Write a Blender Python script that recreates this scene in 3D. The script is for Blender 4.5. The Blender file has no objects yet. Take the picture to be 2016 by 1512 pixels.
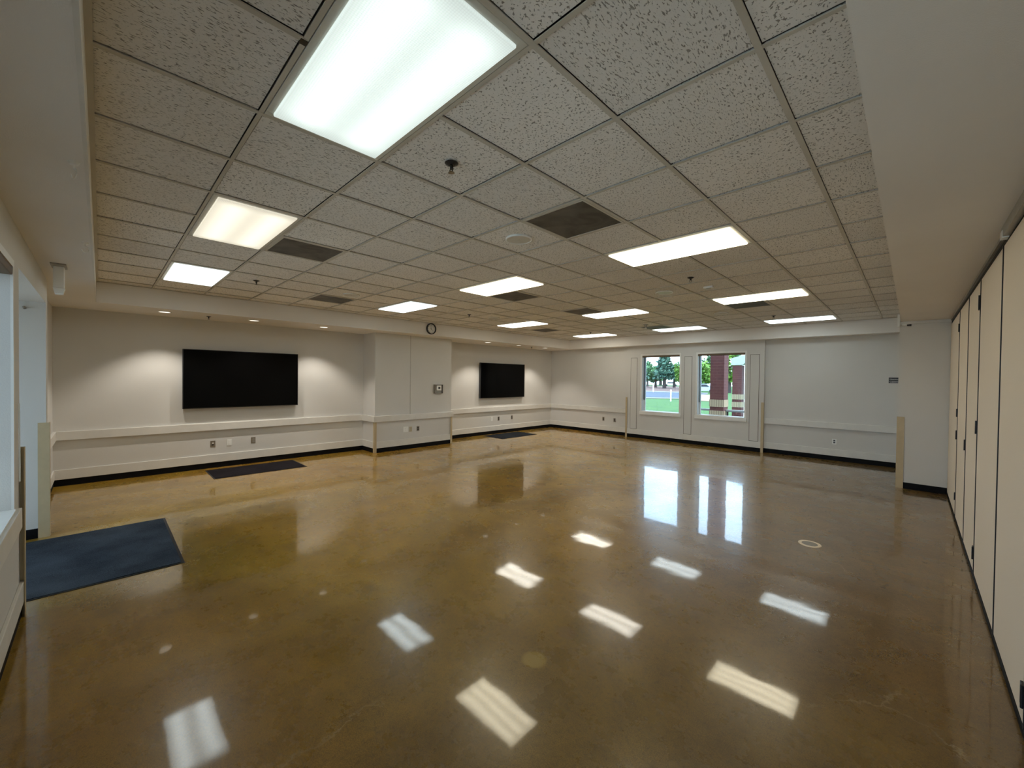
import bpy, bmesh, math, random
from mathutils import Vector, Matrix
random.seed(7)
COL = bpy.context.scene.collection
T = 0.6096            # two-foot ceiling module
H = 2.964             # acoustic ceiling
S = 2.683             # underside of the soffits
XW, YW, XP, YF = -6.80, 10.02, 2.69, -1.55   # inner faces: left, back, right (partition), front
YG = -1.655; XG = -4.27   # far part of the front wall is set back
CX0, CX1, CY0, CY1 = -5.757, 2.127, -1.195, 9.689   # ceiling coffer

# ------------------------------------------------------------------ materials
def mat(name):
    m = bpy.data.materials.new(name); m.use_nodes = True
    nt = m.node_tree; b = nt.nodes['Principled BSDF']
    return m, nt, b
def nd(nt, t, **kw):
    n = nt.nodes.new(t)
    for k, v in kw.items():
        if k.startswith('_'): setattr(n, k[1:], v)
        else: n.inputs[k].default_value = v
    return n
def lk(nt, a, b): nt.links.new(a, b)
def coords(nt, scale=(1, 1, 1), kind='Object'):
    tc = nd(nt, 'ShaderNodeTexCoord'); mp = nd(nt, 'ShaderNodeMapping')
    mp.inputs['Scale'].default_value = scale
    lk(nt, tc.outputs[kind], mp.inputs['Vector']); return mp.outputs['Vector']
def ramp(nt, fac, stops):
    r = nd(nt, 'ShaderNodeValToRGB'); e = r.color_ramp.elements
    while len(e) < len(stops): e.new(0.5)
    for el, (p, c) in zip(e, stops):
        el.position = p; el.color = (*c, 1) if len(c) == 3 else c
    lk(nt, fac, r.inputs['Fac']); return r.outputs['Color']
def math_n(nt, op, a, b=None, c=None, clamp=False):
    n = nd(nt, 'ShaderNodeMath', _operation=op, _use_clamp=clamp)
    for i, v in enumerate((a, b, c)):
        if v is None: continue
        if isinstance(v, (int, float)): n.inputs[i].default_value = v
        else: lk(nt, v, n.inputs[i])
    return n.outputs[0]
def mix(nt, fac, a, b, mode='MIX'):
    n = nd(nt, 'ShaderNodeMix', _data_type='RGBA', _blend_type=mode)
    for sock, v in ((n.inputs[0], fac), (n.inputs[6], a), (n.inputs[7], b)):
        if isinstance(v, (int, float)): sock.default_value = v
        elif isinstance(v, tuple): sock.default_value = (*v, 1)
        else: lk(nt, v, sock)
    return n.outputs[2]
def bump(nt, b, h, strength=0.2, dist=0.01):
    n = nd(nt, 'ShaderNodeBump', Strength=strength, Distance=dist)
    lk(nt, h, n.inputs['Height']); lk(nt, n.outputs[0], b.inputs['Normal']); return n
def plain(name, col, rough=0.5, metal=0.0, var=0.06, scale=9.0, bmp=0.0, bscale=300.0):
    m, nt, b = mat(name); v = coords(nt)
    n = nd(nt, 'ShaderNodeTexNoise', Scale=scale, Detail=4.0); lk(nt, v, n.inputs['Vector'])
    lo = tuple(c * (1 - var) for c in col); hi = tuple(min(1, c * (1 + var)) for c in col)
    lk(nt, ramp(nt, n.outputs['Fac'], [(0.3, lo), (0.7, hi)]), b.inputs['Base Color'])
    b.inputs['Roughness'].default_value = rough; b.inputs['Metallic'].default_value = metal
    if bmp:
        n2 = nd(nt, 'ShaderNodeTexNoise', Scale=bscale, Detail=2.0); lk(nt, v, n2.inputs['Vector'])
        bump(nt, b, n2.outputs['Fac'], bmp, 0.002)
    return m

WALL = (0.69, 0.665, 0.62)
M_wall = plain('wall_paint', WALL, 0.62, var=0.025, scale=1.3, bmp=0.35, bscale=160)
M_soffit = plain('soffit_paint', (0.86, 0.82, 0.77), 0.7, var=0.03, scale=1.1, bmp=0.3, bscale=180)
M_trim = plain('trim_paint', (0.76, 0.73, 0.67), 0.42, var=0.04, scale=6)
M_base = plain('black_rubber_base', (0.004, 0.004, 0.005), 0.6, var=0.2); M_base.node_tree.nodes['Principled BSDF'].inputs['Specular IOR Level'].default_value = 0.15
M_guard = plain('tan_vinyl_guard', (0.56, 0.44, 0.265), 0.45, var=0.06)
M_groove = plain('dark_reveal', (0.12, 0.095, 0.065), 0.7)
M_white = plain('white_plastic', (0.90, 0.89, 0.85), 0.35, var=0.02)
M_whitemetal = plain('white_metal', (0.66, 0.64, 0.57), 0.4, var=0.04)
M_steel = plain('brushed_steel', (0.32, 0.28, 0.23), 0.35, metal=0.7, var=0.1, scale=40)
M_dark = plain('dark_plastic', (0.02, 0.02, 0.022), 0.4)
M_ivory = plain('ivory_plastic', (0.52, 0.45, 0.30), 0.4)
M_hinge = plain('black_hinge', (0.012, 0.012, 0.016), 0.4, metal=0.3)
M_grey = plain('grey_plastic', (0.38, 0.36, 0.32), 0.35)
M_winframe = plain('window_frame_white', (0.84, 0.82, 0.77), 0.35, var=0.03)
M_bronze = plain('dark_bronze', (0.035, 0.025, 0.02), 0.4, metal=0.3)
M_shade = plain('brown_shade_rail', (0.13, 0.085, 0.045), 0.6)
M_track = plain('track_aluminium', (0.42, 0.41, 0.36), 0.35, metal=0.35, var=0.08)
M_brass = plain('worn_nickel', (0.85, 0.72, 0.55), 0.4, metal=0.2, var=0.08, scale=30)
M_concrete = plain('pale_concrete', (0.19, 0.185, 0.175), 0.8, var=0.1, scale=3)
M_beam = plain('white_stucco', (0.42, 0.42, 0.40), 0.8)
M_bounce = plain('bounce_concrete', (0.58, 0.53, 0.46), 0.8, var=0.1, scale=3)  # pale colour for the unseen slab that bounces daylight indoors
M_asphalt = plain('asphalt', (0.05, 0.065, 0.095), 0.9, var=0.15, scale=1)
M_mulch = plain('bark_mulch', (0.13, 0.07, 0.055), 0.95, var=0.3, scale=2)
M_sand = plain('dry_sand', (0.26, 0.19, 0.11), 0.9, var=0.15, scale=1)
M_bark = plain('tree_bark', (0.07, 0.055, 0.05), 0.9, var=0.3, scale=6)
M_roof = plain('roof_deck', (0.1, 0.1, 0.1), 0.9)

def grass_mat():
    m, nt, b = mat('lawn'); v = coords(nt, (1, 1, 1))
    n = nd(nt, 'ShaderNodeTexNoise', Scale=0.9, Detail=8.0, Roughness=0.7); lk(nt, v, n.inputs['Vector'])
    lk(nt, ramp(nt, n.outputs['Fac'], [(0.3, (0.012, 0.065, 0.002)), (0.55, (0.030, 0.105, 0.004)), (0.75, (0.075, 0.155, 0.010))]), b.inputs['Base Color'])
    b.inputs['Roughness'].default_value = 0.9; return m
M_grass = grass_mat()
def leaf_mat(name, a, c):
    m, nt, b = mat(name); v = coords(nt)
    n = nd(nt, 'ShaderNodeTexNoise', Scale=1.6, Detail=4.0); lk(nt, v, n.inputs['Vector'])
    lk(nt, ramp(nt, n.outputs['Fac'], [(0.35, a), (0.65, c)]), b.inputs['Base Color'])
    b.inputs['Roughness'].default_value = 0.7; return m
M_leaf = [leaf_mat('conifer_needles', (0.035, 0.10, 0.075), (0.11, 0.22, 0.15)), leaf_mat('broad_leaves', (0.045, 0.13, 0.055), (0.12, 0.25, 0.10)), leaf_mat('lime_leaves', (0.065, 0.17, 0.015), (0.17, 0.30, 0.035))]

def brick_mat(name, c1, c2, mortar, w, h, mort=0.012, off=0.5):
    m, nt, b = mat(name)
    geo = nd(nt, 'ShaderNodeNewGeometry'); tc = nd(nt, 'ShaderNodeTexCoord')
    sn = nd(nt, 'ShaderNodeSeparateXYZ'); lk(nt, geo.outputs['Normal'], sn.inputs[0])
    so = nd(nt, 'ShaderNodeSeparateXYZ'); lk(nt, tc.outputs['Object'], so.inputs[0])
    ax = math_n(nt, 'GREATER_THAN', math_n(nt, 'ABSOLUTE', sn.outputs[0]), 0.5)
    u = math_n(nt, 'ADD', math_n(nt, 'MULTIPLY', so.outputs[1], ax), math_n(nt, 'MULTIPLY', so.outputs[0], math_n(nt, 'SUBTRACT', 1.0, ax)))
    cb = nd(nt, 'ShaderNodeCombineXYZ'); lk(nt, u, cb.inputs[0]); lk(nt, so.outputs[2], cb.inputs[1])
    br = nd(nt, 'ShaderNodeTexBrick', _offset=off, Scale=1.0); br.inputs['Brick Width'].default_value = w; br.inputs['Row Height'].default_value = h
    br.inputs['Mortar Size'].default_value = mort; br.inputs['Color1'].default_value = (*c1, 1); br.inputs['Color2'].default_value = (*c2, 1); br.inputs['Mortar'].default_value = (*mortar, 1)
    lk(nt, cb.outputs[0], br.inputs['Vector']); lk(nt, br.outputs['Color'], b.inputs['Base Color']); b.inputs['Roughness'].default_value = 0.85
    return m
M_brick = brick_mat('red_brick', (0.090, 0.018, 0.015), (0.062, 0.011, 0.010), (0.12, 0.045, 0.038), 0.2, 0.0914, 0.006)
M_band = brick_mat('cream_soldier_brick', (0.34, 0.25, 0.155), (0.37, 0.27, 0.17), (0.09, 0.055, 0.035), 0.068, 5.0, 0.006, 0.0)

def tile_mat():
    m, nt, b = mat('fissured_ceiling_tile')
    tc = nd(nt, 'ShaderNodeTexCoord'); sep = nd(nt, 'ShaderNodeSeparateXYZ'); lk(nt, tc.outputs['Object'], sep.inputs[0])
    cx = math_n(nt, 'FLOOR', math_n(nt, 'DIVIDE', sep.outputs[0], T)); cy = math_n(nt, 'FLOOR', math_n(nt, 'DIVIDE', sep.outputs[1], T))
    cell = nd(nt, 'ShaderNodeCombineXYZ'); lk(nt, cx, cell.inputs[0]); lk(nt, cy, cell.inputs[1])
    wn = nd(nt, 'ShaderNodeTexWhiteNoise', _noise_dimensions='2D'); lk(nt, cell.outputs[0], wn.inputs['Vector'])
    sc = nd(nt, 'ShaderNodeVectorMath', _operation='SCALE'); sc.inputs['Scale'].default_value = 37.0; lk(nt, wn.outputs['Color'], sc.inputs[0])
    ad = nd(nt, 'ShaderNodeVectorMath', _operation='ADD'); lk(nt, tc.outputs['Object'], ad.inputs[0]); lk(nt, sc.outputs[0], ad.inputs[1])
    # worm-like fissures, running along X, slightly bent
    mp = nd(nt, 'ShaderNodeMapping'); mp.inputs['Scale'].default_value = (160, 50, 1); lk(nt, ad.outputs[0], mp.inputs['Vector'])
    n1 = nd(nt, 'ShaderNodeTexNoise', Scale=1.0, Detail=2.0, Distortion=0.5); lk(nt, mp.outputs[0], n1.inputs['Vector'])
    mp2 = nd(nt, 'ShaderNodeMapping'); mp2.inputs['Scale'].default_value = (95, 80, 1); lk(nt, ad.outputs[0], mp2.inputs['Vector'])
    n2 = nd(nt, 'ShaderNodeTexNoise', Scale=1.0, Detail=2.0, Distortion=0.5); lk(nt, mp2.outputs[0], n2.inputs['Vector'])
    sel = math_n(nt, 'GREATER_THAN', wn.outputs['Value'], 0.62)
    fis = mix(nt, sel, n1.outputs['Fac'], n2.outputs['Fac'])
    pit = ramp(nt, fis, [(0.60, (0, 0, 0)), (0.64, (1, 1, 1))])
    # pin holes
    vo = nd(nt, 'ShaderNodeTexVoronoi', Scale=150.0); lk(nt, ad.outputs[0], vo.inputs['Vector'])
    pin = ramp(nt, vo.outputs['Distance'], [(0.12, (1, 1, 1)), (0.22, (0, 0, 0))])
    big = nd(nt, 'ShaderNodeTexNoise', Scale=0.8, Detail=3.0); lk(nt, tc.outputs['Object'], big.inputs['Vector'])
    base = ramp(nt, big.outputs['Fac'], [(0.3, (0.86, 0.83, 0.785)), (0.7, (0.93, 0.90, 0.855))])
    tv = math_n(nt, 'MULTIPLY_ADD', wn.outputs['Value'], 0.10, 0.93)
    tvc = nd(nt, 'ShaderNodeCombineColor');
    for i in range(3): lk(nt, tv, tvc.inputs[i])
    base = mix(nt, 1.0, base, tvc.outputs[0], 'MULTIPLY')
    c = mix(nt, math_n(nt, 'MULTIPLY', pin, 0.25), base, (0.20, 0.17, 0.12))
    c = mix(nt, math_n(nt, 'MULTIPLY', pit, 0.68), c, (0.10, 0.08, 0.05))
    lk(nt, c, b.inputs['Base Color']); b.inputs['Roughness'].default_value = 0.9; b.inputs['Specular IOR Level'].default_value = 0.15
    h = math_n(nt, 'SUBTRACT', 1.0, pit); bump(nt, b, h, 0.6, 0.003)
    return m
M_tile = tile_mat()
M_grid = plain('grid_metal', (0.60, 0.56, 0.48), 0.5, var=0.06, scale=4)

def floor_mat():
    m, nt, b = mat('polished_stained_concrete')
    tc = nd(nt, 'ShaderNodeTexCoord'); P = tc.outputs['Object']
    def noise(scale, detail=5, rough=0.6, dist=0.0, sc=(1, 1, 1)):
        mp = nd(nt, 'ShaderNodeMapping'); mp.inputs['Scale'].default_value = sc; lk(nt, P, mp.inputs['Vector'])
        n = nd(nt, 'ShaderNodeTexNoise', Scale=scale, Detail=float(detail), Roughness=rough, Distortion=dist); lk(nt, mp.outputs[0], n.inputs['Vector']); return n.outputs['Fac']
    a = ramp(nt, noise(0.55, 5, 0.6, 0.8), [(0.28, (0.18, 0.100, 0.014)), (0.45, (0.29, 0.170, 0.021)), (0.60, (0.41, 0.250, 0.030)), (0.78, (0.50, 0.32, 0.062))])
    o = ramp(nt, noise(0.33, 4, 0.5, 0.4), [(0.46, (0, 0, 0)), (0.68, (1, 1, 1))])
    a = mix(nt, math_n(nt, 'MULTIPLY', o, 0.55), a, (0.48, 0.235, 0.018))
    # stain is browner and greyer towards the partition and the windows (its own colour, not shade)
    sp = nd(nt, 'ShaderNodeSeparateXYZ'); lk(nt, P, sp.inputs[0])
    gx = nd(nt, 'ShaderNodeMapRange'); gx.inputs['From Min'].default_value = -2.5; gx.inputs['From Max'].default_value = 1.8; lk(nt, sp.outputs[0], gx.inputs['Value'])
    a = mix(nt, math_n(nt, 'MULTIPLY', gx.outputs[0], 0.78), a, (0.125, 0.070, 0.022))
    mot = ramp(nt, noise(3.2, 9, 0.78, 0.35), [(0.30, (0.72, 0.70, 0.66)), (0.5, (0.98, 0.98, 0.96)), (0.72, (1.24, 1.22, 1.16))])
    a = mix(nt, 1.0, a, mot, 'MULTIPLY')
    por = ramp(nt, noise(38, 5, 0.8, 0.3), [(0.30, (0.60, 0.58, 0.54)), (0.46, (1, 1, 1)), (0.7, (1.16, 1.14, 1.1))]); a = mix(nt, 1.0, a, por, 'MULTIPLY')
    fine = ramp(nt, noise(170, 3, 0.8), [(0.3, (0.52, 0.52, 0.52)), (0.7, (1.46, 1.46, 1.44))])
    a = mix(nt, 1.0, a, fine, 'MULTIPLY')
    # hairline cracks filled with paler dust
    wv = nd(nt, 'ShaderNodeTexNoise', Scale=2.3, Detail=6.0, Roughness=0.65); lk(nt, P, wv.inputs['Vector'])
    ws = nd(nt, 'ShaderNodeVectorMath', _operation='SCALE'); ws.inputs['Scale'].default_value = 0.45; lk(nt, wv.outputs['Color'], ws.inputs[0])
    wa = nd(nt, 'ShaderNodeVectorMath', _operation='ADD'); lk(nt, P, wa.inputs[0]); lk(nt, ws.outputs[0], wa.inputs[1])
    vo = nd(nt, 'ShaderNodeTexVoronoi', Scale=0.42, _feature='DISTANCE_TO_EDGE'); lk(nt, wa.outputs[0], vo.inputs['Vector'])
    cr = ramp(nt, vo.outputs['Distance'], [(0.0005, (1, 1, 1)), (0.0017, (0, 0, 0))])
    cm = ramp(nt, noise(0.9, 3), [(0.50, (0, 0, 0)), (0.62, (1, 1, 1))])
    ck = math_n(nt, 'MULTIPLY', cr, cm)
    a = mix(nt, math_n(nt, 'MULTIPLY', ck, 0.28), a, (0.60, 0.48, 0.30))
    # round patch stains left by old floor anchors
    for (x, y, r, col, k) in ((0.672, 0.685, 0.075, (0.36, 0.24, 0.06), 0.7), (-1.861, 1.069, 0.032, (0.28, 0.085, 0.02), 0.8), (0.649, 1.034, 0.07, (0.18, 0.10, 0.04), 0.5), (-1.30, 0.55, 0.03, (0.55, 0.44, 0.28), 0.4)):
        dv = nd(nt, 'ShaderNodeVectorMath', _operation='DISTANCE'); dv.inputs[1].default_value = (x, y, 0); lk(nt, wa.outputs[0] if False else P, dv.inputs[0])
        f = nd(nt, 'ShaderNodeMapRange'); f.inputs['From Min'].default_value = r * 0.8; f.inputs['From Max'].default_value = r * 1.1; f.inputs['To Min'].default_value = k; f.inputs['To Max'].default_value = 0; lk(nt, dv.outputs['Value'], f.inputs['Value'])
        a = mix(nt, f.outputs[0], a, col)
    lk(nt, a, b.inputs['Base Color'])
    rg = nd(nt, 'ShaderNodeMapRange'); rg.inputs['To Min'].default_value = 0.20; rg.inputs['To Max'].default_value = 0.36; lk(nt, noise(3, 6, 0.7), rg.inputs['Value'])
    lk(nt, rg.outputs[0], b.inputs['Roughness'])
    b.inputs['IOR'].default_value = 1.5; b.inputs['Specular IOR Level'].default_value = 0.38
    b.inputs['Coat Weight'].default_value = 0.85; b.inputs['Coat IOR'].default_value = 1.55
    cr2 = nd(nt, 'ShaderNodeMapRange'); cr2.inputs['To Min'].default_value = 0.02; cr2.inputs['To Max'].default_value = 0.07; lk(nt, noise(5, 3), cr2.inputs['Value']); lk(nt, cr2.outputs[0], b.inputs['Coat Roughness'])
    # gentle waviness of the trowelled slab and fine grit
    w1 = noise(1.6, 2, 0.5); w2 = noise(9, 3, 0.6)
    hh = math_n(nt, 'ADD', math_n(nt, 'MULTIPLY', w1, 1.0), math_n(nt, 'MULTIPLY', w2, 0.025))
    b1 = nd(nt, 'ShaderNodeBump', Strength=0.10, Distance=0.02); lk(nt, hh, b1.inputs['Height']); lk(nt, b1.outputs[0], b.inputs['Coat Normal'])
    h2 = math_n(nt, 'ADD', hh, math_n(nt, 'MULTIPLY', noise(60, 3), 0.006))
    b2 = nd(nt, 'ShaderNodeBump', Strength=0.06, Distance=0.02); lk(nt, h2, b2.inputs['Height']); lk(nt, b2.outputs[0], b.inputs['Normal'])
    return m
M_floor = floor_mat()

def mat_carpet(name, c1, c2, rib=True):
    m, nt, b = mat(name); v = coords(nt)
    n = nd(nt, 'ShaderNodeTexNoise', Scale=260.0, Detail=2.0); lk(nt, v, n.inputs['Vector'])
    n2 = nd(nt, 'ShaderNodeTexNoise', Scale=2.2, Detail=4.0); lk(nt, v, n2.inputs['Vector'])
    f = math_n(nt, 'ADD', math_n(nt, 'MULTIPLY', n.outputs['Fac'], 0.55), math_n(nt, 'MULTIPLY', n2.outputs['Fac'], 0.45))
    lk(nt, ramp(nt, f, [(0.38, c1), (0.62, c2)]), b.inputs['Base Color']); b.inputs['Roughness'].default_value = 0.95
    b.inputs['Specular IOR Level'].default_value = 0.1
    bump(nt, b, n.outputs['Fac'], 0.8, 0.004); return m
M_matblue = mat_carpet('blue_carpet_pile', (0.014, 0.020, 0.030), (0.068, 0.084, 0.102))
M_matdark = mat_carpet('charcoal_carpet_pile', (0.010, 0.008, 0.010), (0.024, 0.020, 0.024))
M_mat2 = mat_carpet('slate_carpet_pile', (0.010, 0.012, 0.016), (0.026, 0.030, 0.036))
M_rubber = plain('mat_rubber_edge', (0.012, 0.012, 0.015), 0.6)

def part_mat():
    m, nt, b = mat('partition_fabric'); v = coords(nt, (1, 1, 1))
    n = nd(nt, 'ShaderNodeTexNoise', Scale=420.0, Detail=2.0); lk(nt, v, n.inputs['Vector'])
    lk(nt, ramp(nt, n.outputs['Fac'], [(0.3, (0.84, 0.74, 0.615)), (0.7, (0.93, 0.83, 0.70))]), b.inputs['Base Color'])
    b.inputs['Roughness'].default_value = 0.75; bump(nt, b, n.outputs['Fac'], 0.3, 0.002); return m
M_part = part_mat()

def vent_mat():
    m, nt, b = mat('perforated_vent_face'); v = coords(nt)
    n = nd(nt, 'ShaderNodeTexNoise', Scale=4.0, Detail=5.0, Distortion=1.0); lk(nt, v, n.inputs['Vector'])
    dust = ramp(nt, n.outputs['Fac'], [(0.35, (0.07, 0.065, 0.055)), (0.7, (0.19, 0.175, 0.15))])
    vo = nd(nt, 'ShaderNodeTexVoronoi', Scale=170.0); vo.inputs['Randomness'].default_value = 0.0; lk(nt, v, vo.inputs['Vector'])
    hole = ramp(nt, vo.outputs['Distance'], [(0.25, (1, 1, 1)), (0.35, (0, 0, 0))])
    lk(nt, mix(nt, hole, dust, (0.02, 0.018, 0.015)), b.inputs['Base Color']); b.inputs['Roughness'].default_value = 0.6; return m
M_vent = vent_mat()

def screen_mat():
    m, nt, b = mat('television_glass'); v = coords(nt)
    n = nd(nt, 'ShaderNodeTexNoise', Scale=2.0); lk(nt, v, n.inputs['Vector'])
    lk(nt, ramp(nt, n.outputs['Fac'], [(0.3, (0.0012, 0.0012, 0.0015)), (0.7, (0.0020, 0.0021, 0.0022))]), b.inputs['Base Color'])
    b.inputs['Roughness'].default_value = 0.12; b.inputs['Specular IOR Level'].default_value = 0.10; return m
M_screen = screen_mat()

def glass_mat():
    m = bpy.data.materials.new('window_glass'); m.use_nodes = True; nt = m.node_tree
    nt.nodes.remove(nt.nodes['Principled BSDF']); out = nt.nodes['Material Output']
    tr = nd(nt, 'ShaderNodeBsdfTransparent', Color=(0.94, 0.97, 0.96, 1)); gl = nd(nt, 'ShaderNodeBsdfGlossy', Roughness=0.01)
    fr = nd(nt, 'ShaderNodeFresnel', IOR=1.45); mx = nd(nt, 'ShaderNodeMixShader')
    lk(nt, fr.outputs[0], mx.inputs[0]); lk(nt, tr.outputs[0], mx.inputs[1]); lk(nt, gl.outputs[0], mx.inputs[2]); lk(nt, mx.outputs[0], out.inputs['Surface']); return m
M_glass = glass_mat()
def clear_mat():
    m, nt, b = mat('clear_cover'); b.inputs['Transmission Weight'].default_value = 0.6; b.inputs['Roughness'].default_value = 0.15
    b.inputs['Base Color'].default_value = (0.6, 0.58, 0.53, 1); return m

def lens_mat(name, tint, lo, hi, ntubes=2):
    m = bpy.data.materials.new(name); m.use_nodes = True; nt = m.node_tree; b = nt.nodes['Principled BSDF']
    tc = nd(nt, 'ShaderNodeTexCoord'); sp = nd(nt, 'ShaderNodeSeparateXYZ'); lk(nt, tc.outputs['Object'], sp.inputs[0])
    tot = None
    cs = (-0.135, 0.135) if ntubes == 2 else (-0.17, 0.0, 0.17)
    for c in cs:
        d = math_n(nt, 'DIVIDE', math_n(nt, 'SUBTRACT', sp.outputs[1], c), 0.110 if ntubes == 2 else 0.062)
        g = math_n(nt, 'POWER', 2.718, math_n(nt, 'MULTIPLY', math_n(nt, 'MULTIPLY', d, d), -1.0))
        tot = g if tot is None else math_n(nt, 'ADD', tot, g)
    e = nd(nt, 'ShaderNodeMapRange', _interpolation_type='SMOOTHSTEP'); e.inputs['From Min'].default_value = 0.595; e.inputs['From Max'].default_value = 0.44
    e.inputs['To Min'].default_value = 0.0; e.inputs['To Max'].default_value = 1.0
    lk(nt, math_n(nt, 'ABSOLUTE', sp.outputs[0]), e.inputs['Value'])
    vo = nd(nt, 'ShaderNodeTexVoronoi', Scale=105.0); vo.inputs['Randomness'].default_value = 0.0; lk(nt, tc.outputs['Object'], vo.inputs['Vector'])
    pr = math_n(nt, 'MULTIPLY_ADD', vo.outputs['Distance'], -0.55, 1.15)
    s = math_n(nt, 'MULTIPLY', math_n(nt, 'MULTIPLY_ADD', math_n(nt, 'MULTIPLY', tot, e.outputs[0]), hi - lo, lo), pr)
    b.inputs['Base Color'].default_value = (0.5, 0.5, 0.48, 1); b.inputs['Roughness'].default_value = 0.3
    b.inputs['Emission Color'].default_value = (*tint, 1); lk(nt, s, b.inputs['Emission Strength']); return m

# ------------------------------------------------------------------ mesh helpers
def text_mesh(body, size, align='CENTER', ext=.0005):
    cu = bpy.data.curves.new('t', 'FONT'); cu.body = body; cu.size = size; cu.align_x = align; cu.align_y = 'CENTER'; cu.extrude = ext
    o = bpy.data.objects.new('t', cu); COL.objects.link(o); bpy.context.view_layer.update()
    me = bpy.data.meshes.new_from_object(o.evaluated_get(bpy.context.evaluated_depsgraph_get()))
    bpy.data.objects.remove(o); return me
class B:
    def __init__(s, o=(0, 0, 0)): s.bm = bmesh.new(); s.o = Vector(o)
    def box(s, x0, y0, z0, x1, y1, z1, bev=0.0):
        r = bmesh.ops.create_cube(s.bm, size=1.0); vs = r['verts']
        for v in vs:
            v.co = Vector((x0 + (v.co.x + .5) * (x1 - x0), y0 + (v.co.y + .5) * (y1 - y0), z0 + (v.co.z + .5) * (z1 - z0))) - s.o
        if bev:
            es = list({e for v in vs for e in v.link_edges})
            bmesh.ops.bevel(s.bm, geom=es, offset=bev, segments=2, affect='EDGES', profile=0.5)
        return s
    def cone(s, c, r1, r2, h, axis='z', seg=32, caps=True):
        r = bmesh.ops.create_cone(s.bm, cap_ends=caps, segments=seg, radius1=r1, radius2=r2, depth=h)
        rot = {'z': Matrix.Identity(4), 'x': Matrix.Rotation(math.pi / 2, 4, 'Y'), 'y': Matrix.Rotation(-math.pi / 2, 4, 'X')}[axis]
        for v in r['verts']: v.co = rot @ v.co + Vector(c) - s.o
        return s
    def ring(s, c, ro, ri, h, axis='z', seg=40):
        rot = {'z': Matrix.Identity(3), 'x': Matrix.Rotation(math.pi / 2, 3, 'Y'), 'y': Matrix.Rotation(-math.pi / 2, 3, 'X')}[axis]
        L = []
        for k in range(seg):
            a = 2 * math.pi * k / seg; ca, sa = math.cos(a), math.sin(a)
            L.append([s.bm.verts.new(rot @ Vector((r * ca, r * sa, z)) + Vector(c) - s.o) for r, z in ((ro, -h / 2), (ro * 0.97 + ri * 0.03, h / 2), (ri, h / 2), (ri, -h / 2))])
        for k in range(seg):
            p, q = L[k], L[(k + 1) % seg]
            for j in range(4): s.bm.faces.new((p[j], q[j], q[(j + 1) % 4], p[(j + 1) % 4]))
        return s
    def sphere(s, c, r, sz=1.0, seg=20):
        q = bmesh.ops.create_uvsphere(s.bm, u_segments=seg, v_segments=max(6, seg // 2), radius=r)
        for v in q['verts']: v.co = Vector((v.co.x, v.co.y, v.co.z * sz)) + Vector(c) - s.o
        return s
    def poly(s, pts, ext):
        """flat polygon pts (3d) extruded by vector ext"""
        a = [s.bm.verts.new(Vector(p) - s.o) for p in pts]; e = Vector(ext)
        b_ = [s.bm.verts.new(v.co + e) for v in a]; n = len(a)
        s.bm.faces.new(a); s.bm.faces.new(b_[::-1])
        for i in range(n): s.bm.faces.new((a[i], b_[i], b_[(i + 1) % n], a[(i + 1) % n]))
        return s
    def tube(s, pts, r, seg=8):
        pts = [Vector(p) - s.o for p in pts]; rings = []
        for i, p in enumerate(pts):
            t = (pts[min(i + 1, len(pts) - 1)] - pts[max(i - 1, 0)]).normalized()
            u = t.cross(Vector((0, 0, 1)));
            if u.length < 1e-3: u = t.cross(Vector((1, 0, 0)))
            u.normalize(); w = t.cross(u)
            rings.append([s.bm.verts.new(p + r * (math.cos(a) * u + math.sin(a) * w)) for a in [2 * math.pi * k / seg for k in range(seg)]])
        for a, b_ in zip(rings, rings[1:]):
            for k in range(seg): s.bm.faces.new((a[k], a[(k + 1) % seg], b_[(k + 1) % seg], b_[k]))
        s.bm.faces.new(rings[0][::-1]); s.bm.faces.new(rings[-1]); return s
    def build(s, name, m, parent=None, smooth=False):
        bmesh.ops.recalc_face_normals(s.bm, faces=s.bm.faces)
        me = bpy.data.meshes.new(name); s.bm.to_mesh(me); s.bm.free()
        if smooth:
            for p in me.polygons: p.use_smooth = True
        me.materials.append(m)
        o = bpy.data.objects.new(name, me); COL.objects.link(o)
        if parent is None: o.location = s.o
        o.parent = parent
        return o
def tag(o, label=None, cat=None, group=None, kind=None):
    if label: o['label'] = label
    if cat: o['category'] = cat
    if group: o['group'] = group
    if kind: o['kind'] = kind
    return o
def thing(name, loc, label, cat, group=None, rotz=0):
    o = bpy.data.objects.new(name, None); COL.objects.link(o); o.location = loc; o.rotation_euler.z = rotz
    o.empty_display_size = 0.1
    return tag(o, label, cat, group)
def dup(root, loc, label, group=None, rotz=None):
    r = root.copy(); COL.objects.link(r); r.location = loc
    if rotz is not None: r.rotation_euler.z = rotz
    r['label'] = label
    if group: r['group'] = group
    for ch in list(root.children):
        c = ch.copy(); COL.objects.link(c); c.parent = r
        for g in list(ch.children):
            d = g.copy(); COL.objects.link(d); d.parent = c
    return r
def struct(b_, name, m, label, cat, parent=None):
    o = b_.build(name, m, parent)
    if parent is None: tag(o, label, cat, kind='structure')
    return o

# ------------------------------------------------------------------ floor, walls, soffits
XR = 2.99     # outer line behind the partition
f = B(); f.box(XW - .3, YF - 0.3, -0.15, XR + .1, YW + .35, 0.0)
struct(f, 'floor', M_floor, 'glossy stained brown and gold polished concrete floor with hairline cracks', 'floor')

# left wall (televisions) with the pilaster bump-out between them; base zone recessed 12 mm
PX, PY0, PY1 = -6.215, 3.125, 5.215
w = B(); w.box(XW - .25, YF - .3, 0.0, XW, YW + .3, H + .25); w.box(XW - .01, PY0, 0.0, PX, PY1, S + .02)
struct(w, 'wall_left', M_wall, 'long beige television wall with a square pilaster bump-out in its middle', 'wall')
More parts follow.
